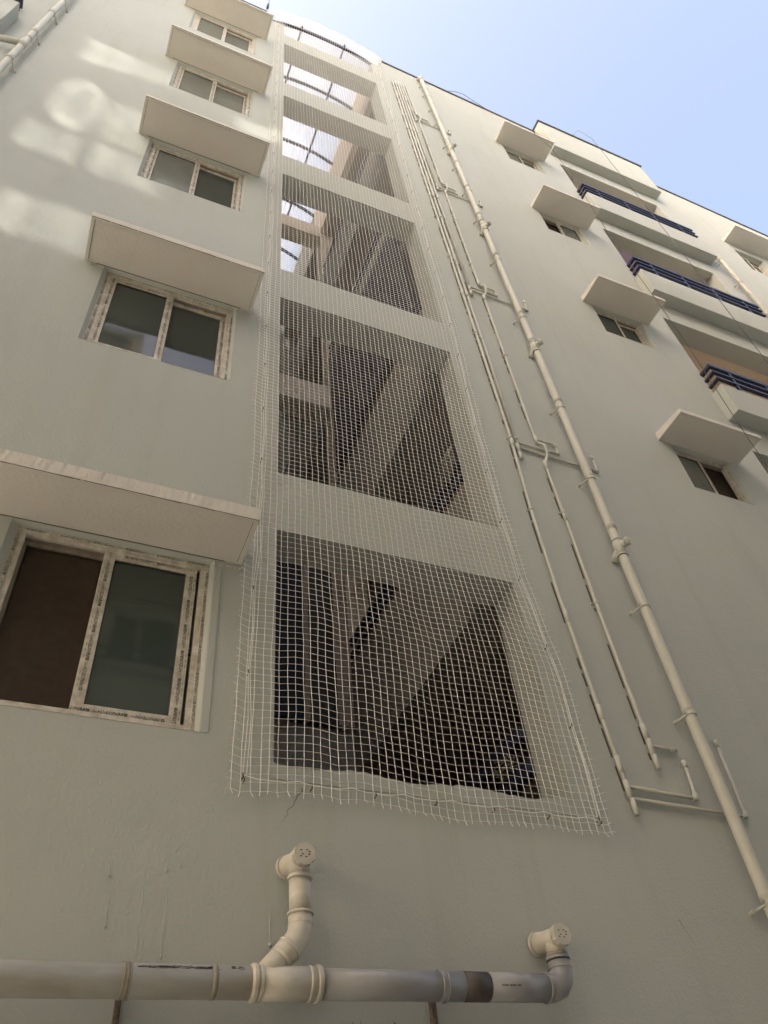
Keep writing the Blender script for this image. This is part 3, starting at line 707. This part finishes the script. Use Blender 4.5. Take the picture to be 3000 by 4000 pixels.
def branch(lvl, k, lab1, lab2):
    T = empty('branch_pipe'); tag(T, lab1, 'water pipe')
    xs = (3.42, 3.365, 3.32, 3.245)[k]
    z = lvl
    m = MB(); m.tube([(3.50, -.02, z + .18), (3.69, -.02, z + .18), (3.69, -.02, z + .04), (xs, -.02, z + .04)], .0115, 10); m.build('pipe_body', 'pipe', T)
    m = MB(); m.tube([(3.69, -.02, z + .14), (3.69, -.02, z + .19)], .0155, 10); m.build('elbow', 'pipe', T); m = MB(); m.tube([(3.69, -.02, z + .03), (3.69, -.02, z + .07)], .0155, 10); m.build('elbow', 'pipe', T)
    T = empty('branch_pipe'); tag(T, lab2, 'water pipe')
    m = MB(); m.tube([(xs, -.018, z - .03), (4.09, -.018, z - .05), (4.10, -.018, z + .17)], .0115, 10); m.build('pipe_body', 'pipe', T)
    m = MB(); m.tube([(4.10, -.018, z + .12), (4.10, -.018, z + .18)], .0155, 10); m.build('elbow', 'pipe', T); m = MB(); m.tube([(4.06, -.018, z - .05), (4.105, -.018, z - .05)], .0155, 10); m.build('elbow', 'pipe', T)
for k, (z, nm) in enumerate(((16.2, 'topmost'), (13.05, 'second'), (9.98, 'third'), (7.0, 'fourth'))):
    branch(z, k, f'short looped branch pipe at the {nm} junction from the roof', f'long hooked branch pipe behind the drain at the {nm} junction from the roof')
def solo(pts, lab, r=.0115):
    T = empty('branch_pipe'); tag(T, lab, 'water pipe'); m = MB(); m.tube(pts, r, 10); m.build('pipe_body', 'pipe', T)
    p, q = Vector(pts[-1]), Vector(pts[-2]); d = (q - p).normalized() * .05
    m = MB(); m.tube([p, p + d], r + .003, 10); m.build('end_cap', 'pipe', T)
    if len(pts) > 2:
        e = Vector(pts[1]); m = MB(); m.tube([e - Vector((.035, 0, 0)), e, e + Vector((0, 0, .035))], r + .003, 10); m.build('elbow', 'pipe', T)
solo([(3.51, -.02, 4.035), (3.71, -.02, 4.03)], 'short stub branch near the lower end of the kinked pipe')
solo([(3.21, -.022, 3.72), (3.72, -.022, 3.70), (3.735, -.022, 3.96)], 'branch pipe with upturned end stopping left of the drain pipe', .013)
solo([(3.215, -.02, 3.645), (4.075, -.02, 3.625), (4.09, -.02, 4.16)], 'lowest branch pipe passing behind the drain pipe', .011)

# ------- the big waste pipe along the foot of the picture
WP = empty('waste_pipe'); tag(WP, 'large horizontal waste pipe, cream on the left and grey on the right', 'waste pipe')
wy = -.115
WR_ = .058
def zz(x): return 2.548 + .018 * x
def seg(x0, x1, mat, r, name='pipe_section'):
    m = MB(); m.tube([(x0, wy, zz(x0)), (x1, wy, zz(x1))], r, 32); return m.build(name, mat, WP)
seg(-3.5, .93, 'pipe_l', WR_ + .001); seg(.93, 1.21, 'pipe_l', WR_ + .005, 'tee_body'); seg(1.21, 1.862, 'pvc', WR_); seg(1.862, 1.985, 'burnt', WR_ + .0003); seg(1.985, 2.29, 'pvc', WR_)
for x, r, w in ((.945, .069, .018), (.968, .066, .016), (1.172, .066, .010), (1.205, .0695, .014), (1.216, .066, .008), (2.285, .063, .010)):
    m = MB(); m.tube([(x - w / 2, wy, zz(x)), (x + w / 2, wy, zz(x))], r, 32); m.build('collar', 'pipe_l' if x < 2 else 'pvc', WP, .002)
m = MB(); m.tube([(.775, wy, zz(.775)), (.797, wy, zz(.79))], WR_ + .0017, 32); m.build('paint_gap', 'smear', WP)
for x in (.46, 1.765):
    m = MB(); m.tube([(x - .013, wy, zz(x)), (x + .013, wy, zz(x))], WR_ + .004, 32); m.tube([(x - .015, wy, zz(x)), (x - .010, wy, zz(x))], WR_ + .006, 32); m.tube([(x + .010, wy, zz(x)), (x + .015, wy, zz(x))], WR_ + .006, 32)
    m.build('clamp', 'smear' if x < 1 else 'pvc', WP)
    m = MB(); m.box(x - .013, x + .009, -.030, -.0, zz(x) - .118, zz(x) - .02); m.tube([(x - .003, -.031, zz(x) - .102), (x - .003, -.042, zz(x) - .102)], .007, 8); m.build('bracket', 'bracket', WP)
m = MB(); r = random.Random(5)
for i in range(95):
    x = r.uniform(.49, .77); a = .62 + r.gauss(0, .07); L = r.uniform(.008, .05); q = WR_ + .0014
    y0_ = wy - math.cos(a) * q; z0_ = zz(x) + math.sin(a) * q
    t = r.uniform(.0007, .002)
    m.face([(x, y0_, z0_), (x + L, y0_, z0_), (x + L, y0_ + t * .6, z0_ + t), (x, y0_ + t * .6, z0_ + t)])
for i in range(14):
    x = r.uniform(.84, .89); a = .62 + r.gauss(0, .12); L = r.uniform(.004, .02); q = WR_ + .0016; y0_ = wy - math.cos(a) * q; z0_ = zz(x) + math.sin(a) * q
    m.face([(x, y0_, z0_), (x + L, y0_, z0_), (x + L, y0_ + .001, z0_ + .002), (x, y0_ + .001, z0_ + .002)])
tag(m.build('scratches', 'ink', WP), kind='stuff')
m = MB(); x = 2.03
for i in range(15):
    q = WR_ + .0006; z0_ = zz(x) - .012; y0_ = wy - math.sqrt(q * q - (z0_ - zz(x)) ** 2)
    if i % 6 != 5:
        w = r.uniform(.003, .0052); m.face([(x, y0_, z0_), (x + w, y0_, z0_), (x + w, y0_ - .0008, z0_ + .007), (x, y0_ - .0008, z0_ + .007)])
    x += .0065
tag(m.build('maker_print', 'ink', WP), kind='stuff')
rx = 1.142
m = MB(); m.tube([(.965, wy, zz(.965)), (1.08, wy, zz(1) + .118)], .0475, 24); m.build('wye_branch', 'pipe_l', WP)
m = MB(); m.tube([(1.05, wy, 2.652), (1.085, wy, 2.688), (1.115, wy, 2.718), (1.134, wy, 2.748), (rx, wy, 2.79), (rx, wy, 2.832)], [.0505, .051, .051, .051, .051, .051], 24); m.build('elbow', 'pipe_l', WP)
for pa, pb, rr in (((1.088, wy, 2.691), (1.096, wy, 2.699), .055), ((rx, wy, 2.828), (rx, wy, 2.838), .056), ((rx, wy, 2.79), (rx, wy, 2.793), .0525), ((1.058, wy, 2.660), (1.061, wy, 2.663), .0525), ((rx, wy, 2.975), (rx, wy, 2.99), .0545)):
    m = MB(); m.tube([pa, pb], rr, 24); m.build('collar', 'pipe_l', WP)
m = MB(); m.tube([(rx, wy, 2.82), (rx - .002, wy, 3.0)], .0465, 24); m.build('riser', 'pipe_l', WP)
def capfit(x, z, mat):
    m = MB(); m.tube([(x - .02, 0, z + .018), (x - .01, -.06, z + .008), (x, wy - .05, z)], [.052, .047, .0445], 24); m.tube([(x, wy, z - .062), (x, wy, z)], [.047, .045], 24)
    m.tube([(x - .02, .0, z + .018), (x - .018, -.022, z + .015)], .056, 24); m.build('door_tee', mat, WP)
    m = MB(); m.tube([(x, wy - .045, z), (x, wy - .078, z)], .0475, 28)
    for k in range(12):
        a = k * PI / 6; m.box(x + math.cos(a) * .0468 - .003, x + math.cos(a) * .0468 + .003, wy - .0775, wy - .047, z + math.sin(a) * .0468 - .003, z + math.sin(a) * .0468 + .003)
    m.build('access_cap', mat, WP)
    m = MB()
    for (u, w) in ((-.017, .014), (.010, .016), (-.010, -.003), (.019, -.002), (.006, -.014), (.022, .010), (-.019, -.013)):
        m.box(x + u - .0045, x + u + .0045, wy - .0795, wy - .077, z + w - .0017, z + w + .0017)
    tag(m.build('cap_marks', 'ink', WP), kind='stuff')
capfit(rx - .002, 3.058, 'pipe_l')
ex = 2.385
m = MB(); m.tube([(2.28, wy, zz(2.25)), (2.32, wy, zz(2.3)), (2.352, wy, zz(2.3) + .012), (2.376, wy, zz(2.3) + .04), (ex, wy, 2.655), (ex, wy, 2.70)], [.058, .058, .0575, .056, .053, .0515], 28); m.build('elbow', 'pvc', WP)
for za, zb_, rr, mt in ((2.668, 2.674, .0545, 'pvc'), (2.706, 2.718, .0555, 'pvc'), (2.718, 2.732, .051, 'smear')):
    m = MB(); m.tube([(ex, wy, za), (ex, wy, zb_)], rr, 28); m.build('collar', mt, WP)
capfit(ex, 2.795, 'pipe_l')
# dark drip stains below the grey pipe
m = MB(); r = random.Random(9)
for cx, w, n in ((1.42, .03, 30), (1.98, .10, 26), (1.60, .03, 10)):
    for i in range(n):
        x = r.gauss(cx, w); z = r.uniform(2.36, 2.475); L = r.uniform(.004, .022)
        m.face([(x, -.003, z), (x + r.uniform(.002, .007), -.003, z), (x + .002, -.003, z - L)])
tag(m.build('drip_stain', 'dark', B), kind='stuff')

# ------------------------------------------------------------------ bird net
NET = empty('bird_net'); tag(NET, 'tall white bird net stretched over the whole column of stair openings', 'net')
P_ = .0452
NX0, NZ0, NZ1 = .835, 3.425, 19.66
def right_edge(z):
    pts = [(3.4, 2.985), (4.5, 2.99), (5.3, 2.91), (6.1, 2.885), (7.2, 2.90), (8.3, 2.935), (9.4, 2.955), (10.5, 2.945), (12, 2.95), (14, 2.965), (17, 2.98), (20, 2.99)]
    for (a, x0), (b_, x1) in zip(pts, pts[1:]):
        if z <= b_: t = max(0, (z - a) / (b_ - a)); return x0 + (x1 - x0) * t
    return pts[-1][1]
def left_edge(z):
    pts = [(3.4, .835), (4.4, .842), (5.9, .868), (8, .86), (12, .865), (16, .87), (20, .88)]
    for (a, x0), (b_, x1) in zip(pts, pts[1:]):
        if z <= b_: t = max(0, (z - a) / (b_ - a)); return x0 + (x1 - x0) * t
    return pts[-1][1]
NI = 47; NJ = int((NZ1 - NZ0) / P_)
def ztop(x): return arch(min(max(x, AX0), AX1)) + .06
def npos(i, j, rnd=[random.Random(77)]):
    z = NZ0 + j * P_; u = i / NI
    xl, xr = left_edge(z), right_edge(z); x = xl + (xr - xl) * u
    n1 = noise.noise(Vector((x * 2.1, z * .55, 1.3))); n2 = noise.noise(Vector((x * 6, z * 3.2, 4.0))); n3 = noise.noise(Vector((x * 23, z * 23, 9)))
    low = max(0.0, 1 - (z - 3.4) / 2.4)
    fold = math.exp(-((x - 1.40 - .02 * math.sin(z * 3)) / .07) ** 2) * (.5 + .5 * low)
    z2 = z + .022 * n1 + .012 * n2 + .003 * n3 + .010 * math.sin(x * 5.2 + .6) * (1 + low) - .030 * fold * (.35 + .65 * low)
    # ends of the horizontals droop to the border cord
    if i == 0 or i == NI: z2 += .012 + .006 * n3
    if i == 1 or i == NI - 1: z2 -= .006
    z2 += -.02 * (x - .8) * low * .4
    x2 = x + .007 * n2 + .0022 * noise.noise(Vector((x * 21, z * 19, 3))) + .006 * noise.noise(Vector((i * 3.7, z * .7, 0)))
    inside = OX0 < x < OX1
    y = -.030 - .012 * noise.noise(Vector((x * 3, z * 1.2, 7))) - .012 * fold + (.012 if inside else 0)
    if z > 18.9: y = -.05 - (z - 18.9) * .16
    return (x2, min(y, -.008), z2)
G = [[npos(i, j) for j in range(NJ + 1)] for i in range(NI + 1)]
m = MB(); cr = .00175
for i in range(NI + 1):
    zt = ztop(left_edge(19) + (right_edge(19) - left_edge(19)) * i / NI)
    pts = [p for p in G[i] if p[2] < zt]
    r = random.Random(i); p0 = pts[0]
    pts = [(p0[0] + r.uniform(-.012, .014), p0[1] - .01, p0[2] - r.uniform(.018, .034))] + pts
    m.tube(pts, cr * 1.12, 3, False)
for j in range(NJ + 1):
    row = [G[i][j] for i in range(NI + 1)]
    row = [p for i, p in enumerate(row) if p[2] < ztop(left_edge(19) + (right_edge(19) - left_edge(19)) * i / NI)]
    if len(row) < 2: continue
    r = random.Random(1000 + j)
    if len(row) == NI + 1:
        a, b_ = row[0], row[-1]
        l0 = r.uniform(.010, .028); l1 = r.uniform(.012, .034)
        row = [(a[0] - l0, a[1] - .006, a[2] + r.uniform(-.014, .010))] + row + [(b_[0] + l1, b_[1] - .01, b_[2] + r.uniform(-.012, .012))]
    m.tube(row, cr, 3, False)
mesh_o = m.build('net_mesh', 'net', NET); tag(mesh_o, kind='stuff')
# border cords threaded through the second row, tied to wall hooks
def bcord(pts, r=.0024, nm='border_cord'):
    q = MB(); q.tube(pts, r, 5, False); return q.build(nm, 'net', NET)
zsn = [3.50 + k * .30 for k in range(52)]
for s in (0, 1):
    pts = []
    for k, z in enumerate(zsn):
        x = (left_edge(z) + .060 if s == 0 else right_edge(z) - .055) + (.008 if k % 2 else -.004)
        pts.append((x, -.024, z))
    bcord(pts); bcord([(p[0] + .012 + .006 * math.sin(p[2] * 4), p[1] - .004, p[2]) for p in pts], .0018)
bcord([(.89 + i * .0702, -.026, 3.475 + (.014 if i % 4 == 0 else 0.0) - .0 * i) for i in range(30)])
for k in range(27):
    z = 3.48 + k * .6 if k < 26 else 18.7
    for s in (0, 1):
        x = left_edge(z) + .058 if s == 0 else right_edge(z) - .055
        q = MB(); q.tube([(x, .002, z), (x, -.03, z), (x - .006, -.036, z + .008), (x, -.03, z + .016)], .0034, 6); q.build('wall_hook', 'bracket', NET)
for k in range(7):
    x = .90 + k * .34; q = MB(); q.tube([(x, .002, 3.462), (x, -.03, 3.462), (x - .006, -.036, 3.47)], .0036, 6); q.build('wall_hook', 'bracket', NET)
# spare tangle of cord on the corridor rail
tg = empty('cord_tangle'); tag(tg, 'tangled bunch of white cord lying on the corridor rail inside the second opening', 'cord')
m = MB(); r = random.Random(21)
for k in range(16):
    pts = []; c = Vector((2.76, .42 + r.uniform(-.06, .1), 6.98 + r.uniform(-.05, .07)))
    for i in range(14):
        a = i * .7 + r.uniform(-.3, .3); pts.append((c.x + math.cos(a) * .05 * r.uniform(.4, 1.2), c.y + math.sin(a * 1.3) * .12, c.z + math.sin(a) * .13 * r.uniform(.5, 1)))
    m.tube(pts, .004, 4, False)
m.build('cord_loops', 'smear', tg)
tg2 = empty('cord_tangle'); tag(tg2, 'small frayed bunch of cord behind the lower right of the lowest opening', 'cord')
m = MB()
for k in range(12):
    pts = [(2.74 + r.uniform(-.04, .04), .40 + i * .03, 4.02 + k * .008 + r.uniform(-.03, .03)) for i in range(8)]; m.tube(pts, .003, 4, False)
m.build('cord_loops', 'smear', tg2)
# railing seen in the lower right of the lowest opening
SR = empty('stair_railing'); tag(SR, 'navy railing inside the lowest opening at its lower right corner', 'railing')
for z in (4.16, 3.92):
    MB().box(CX - .03, CX + .04, .29, RY - .02, z, z + .09).build('rail_bar', 'rail', SR)
for y in (.5, 1.2, 1.9): MB().box(CX - .02, CX + .02, y, y + .04, 3.55, 4.16).build('rail_post', 'rail', SR)
MB().box(CX + .05, CX + .12, .284, RY - .01, 3.06, 3.75).build('corridor_parapet', 'grey_in', B)

# navy shade cloth hung on the corridor side inside the second opening
SCL = empty('shade_cloth'); tag(SCL, 'dark navy shade cloth hanging inside between the second and third openings', 'cloth')
m = MB(); ny, nz = 40, 16; b = 0
for a in range(ny + 1):
    for c in range(nz + 1):
        y = .36 + (2.55) * a / ny; z = 12.36 - (12.36 - 9.75) * c / nz
        m.v.append((CX - .02 - .010 * (1 + math.sin(y * 7 + .6 * math.sin(z))) * (c / nz) - .01, y, z - .03 * math.sin(y * 9) * (c / nz)))
for a in range(ny):
    for c in range(nz): m.f.append((a * (nz + 1) + c, a * (nz + 1) + c + 1, (a + 1) * (nz + 1) + c + 1, (a + 1) * (nz + 1) + c)); m.sm.append(True)
so = m.build('cloth_panel', 'cloth', SCL); md = so.modifiers.new('s', 'SOLIDIFY'); md.thickness = .003

# ------------------------------------------------------------------ hanging cables
def cable(pts, lab, r=.004):
    n = len(pts); m = MB(); m.tube(pts, r, 6, False); o = m.build('hanging_cable', 'cord'); tag(o, lab, 'cable'); return o
c1 = [(5.80, -.40, 17.02), (5.86, -.44, 16.5)] + [(5.90 + .03 * math.sin(k * .9), -.47, 16.0 - k * .7) for k in range(0, 22)]
cable(c1, 'thin dark cable hanging down past the small bathroom sunshades')
c2 = [(7.50, -.20, 19.36), (7.50, -.36, 19.2)] + [(7.51 - .0008 * k * k, -.47, 18.4 - k * .7) for k in range(0, 22)]
cable(c2, 'thin dark cable hanging from the roof canopy across the balconies')
cable([(4.55, -.03, 19.27), (4.7, -.05, 19.37), (4.9, -.07, 19.37), (5.1, -.06, 19.22), (5.3, -.05, 19.12), (5.5, -.04, 19.02), (5.8, -.2, 18.2), (5.95, -.38, 17.15)], 'loop of thin cable lying over the roof edge', .005)

# ------------------------------------------------------------------ buildings out of the frame: across the lane, and an added sun-blocking wall on the left
OB = empty('out_of_view_building'); tag(OB, 'tan neighbouring building across the lane behind the camera', 'building')
OY = -5.7; OH = 9.6
hol = []
for k in range(2):
    z = 4.6 + k * 3.05
    for x in range(-14, 0, 4): hol.append((x, x + 1.5, z, z + 1.15))
hol.append((.45, 1.35, 8.3, 9.2))
m = MB(); holed_wall(m, -16, 3, 0, OH, hol, OY - .25, OY); m.build('wall', 'opp', OB)
MB().box(-16, 3, OY - 9, OY - .26, OH - .4, OH - .2).build('roof', 'opp', OB)
MB().box(-16, 3, OY - .6, OY - .5, 0, OH - .4).build('inner_board', 'opp_dark', OB)
q = MB()
for (a, b_, c, d) in hol: q.box(a + .02, b_ - .02, OY - .16, OY - .15, c + .02, d - .02)
q.build('window_panes', 'opp_dark', OB)
q = MB(); w_ = MB()
for (a, b_, c, d) in hol: w_.box(a - .2, b_ + .2, OY, OY + .40, d + .06, d + .14)
w_.build('sunshade', 'opp', OB)
q3 = MB()
for z in (8.05, 8.25, 8.45): q3.box(.2, 1.6, OY + .02, OY + .05, z, z + .04)
q3.build('window_railing', 'rail', OB)
MB().box(.82, .88, OY - .1, OY - .05, 8.3, 9.2).build('window_mullion', 'upvc', OB)
for z in (OH + .35, OH + .65, OH + .95): q.box(-16, 3, OY - .12, OY - .08, z, z + .04)
xx = -16
while xx < 3: q.box(xx, xx + .05, OY - .12, OY - .08, OH, OH + .98); xx += 1.3
q.build('roof_railing', 'rail', OB)

MB().box(-2.6, -.25, OY - 3.2, OY - .3, OH - .2, 16.4).build('stair_head', 'opp', OB)
MB().box(-2.8, -.05, OY - 3.4, OY - .1, 16.4, 16.55).build('stair_head_slab', 'opp', OB)
MB().box(-1.9, -1.1, OY - .29, OY - .27, OH + 2.2, OH + 4.4).build('stair_head_window', 'opp_dark', OB)
OB2 = empty('out_of_view_building'); tag(OB2, 'taller cream building added out of view across the lane to dim the right side', 'building')
hol = []  # this second block is added to cut sky light on the right
for k in range(4):
    z = 3.2 + k * 3.05
    for x in range(8, 28, 4): hol.append((x, x + 1.5, z, z + 1.15))
m = MB(); holed_wall(m, 3.2, 30, 0, 17.0, hol, OY - .25, OY); m.build('wall', 'opp', OB2)  # wall of the added block
MB().box(3.2, 30, OY - 9, OY - .26, 16.6, 16.8).build('roof', 'opp', OB2)  # roof of the added block
MB().box(3.2, 30, OY - .6, OY - .5, 0, 16.6).build('inner_board', 'opp_dark', OB2)  # backing of the added block
TW = empty('added_sun_blocker'); tag(TW, 'unseen wall added on the left, slotted to cast sun patches on the facade', 'light_blocker')
TX = -9.5; A_, B__, C_ = -SUN_A.x, -SUN_A.y, SUN_A.z  # wall added to keep the sun off the facade except through its slots
def tmap(X, Z):
    t = (X - TX) / A_; return (-B__ * t, Z + C_ * t)
def rect(x0, x1, z0, z1, s0=0, s1=0): return [(x0, z0), (x1, z0 + s0), (x1, z1 + s1), (x0, z1)]
HI, MID_, LO = 'patch_hi', 'patch_mid', 'patch_lo'
patch_slots = [  # wanted light patches on the facade, projected sunward to cut the added wall
    (rect(-1.52, -.9, 12.66, 13.58, .16, -.06), HI), (rect(-.885, -.30, 12.82, 13.52, .12, -.1), MID_),
    (rect(-1.57, -1.42, 9.66, 10.32), HI), (rect(-1.405, -1.20, 9.66, 10.32), MID_), (rect(-1.185, -1.06, 9.66, 10.32), HI),
    (rect(-.90, -.72, 9.60, 10.34), HI), (rect(-.705, -.22, 9.58, 10.34), MID_),
    (rect(-.92, -.78, 10.46, 11.62), HI), (rect(-.765, -.48, 10.46, 11.66), MID_),
    (rect(-2.1, -1.52, 7.96, 8.62), HI), (rect(-1.505, -1.36, 7.96, 8.64), MID_), (rect(-1.345, -1.17, 7.97, 8.68), HI), (rect(-1.155, -.64, 7.98, 8.70), MID_),
    (rect(.45, 1.55, 12.33, 12.76, 0, .06), HI),
    (rect(-2.28, -1.72, 12.1, 12.55, .1, .1), LO),
    (rect(7.2, 9.2, 12.05, 12.42, .05, .18), HI),
]
def ell(f, cx=-1.255, cz=11.22, n=22): return [(cx + .27 * f * math.cos(2 * PI * k / n), cz + .80 * f * math.sin(2 * PI * k / n)) for k in range(n)]
holes_ = [p for p, _ in patch_slots] + [ell(1.0)]
bmw = bmesh.new()
def loop(pts):
    vs = [bmw.verts.new((TX, y, z)) for y, z in pts]; return [bmw.edges.new((vs[i], vs[(i + 1) % len(vs)])) for i in range(len(vs))]
edges = loop([(-10.2, 7.2), (.28, 7.2), (.28, 41), (-10.2, 41)])
for p in holes_: edges += loop([tmap(x, z) for x, z in p])
bmesh.ops.triangle_fill(bmw, use_beauty=True, use_dissolve=False, edges=edges)
me = bpy.data.meshes.new('wall'); bmw.to_mesh(me); bmw.free(); me.materials.append(MAT['opp'])
wo_ = bpy.data.objects.new('wall', me); COL.objects.link(wo_); wo_.parent = TW  # the added sun-blocking wall with its slots
md = wo_.modifiers.new('s', 'SOLIDIFY'); md.thickness = .03
for p, mt in patch_slots:
    m = MB(); m.face([(TX - .012, *tmap(x, z)) for x, z in p]); m.build('window', mt, TW)  # light filters filling the slots of the added wall
m = MB(); m.face([(TX - .012, *tmap(x, z)) for x, z in ell(.66)]); m.build('window', MID_, TW)  # inner light filter for the oval patch, also added
m = MB(); o_ = ell(1.0); i_ = ell(.665)
for k in range(len(o_)):
    k2 = (k + 1) % len(o_); m.face([(TX - .012, *tmap(*o_[k])), (TX - .012, *tmap(*o_[k2])), (TX - .012, *tmap(*i_[k2])), (TX - .012, *tmap(*i_[k]))])
m.build('window', HI, TW)  # ring-shaped filter for the oval light patch, also added
for y in (-.3, -3.6, -6.9, -10): MB().box(TX - .4, TX, y - .2, y + .2, 0, 7.2).build('added_wall_post', 'opp', TW)  # posts under the added wall
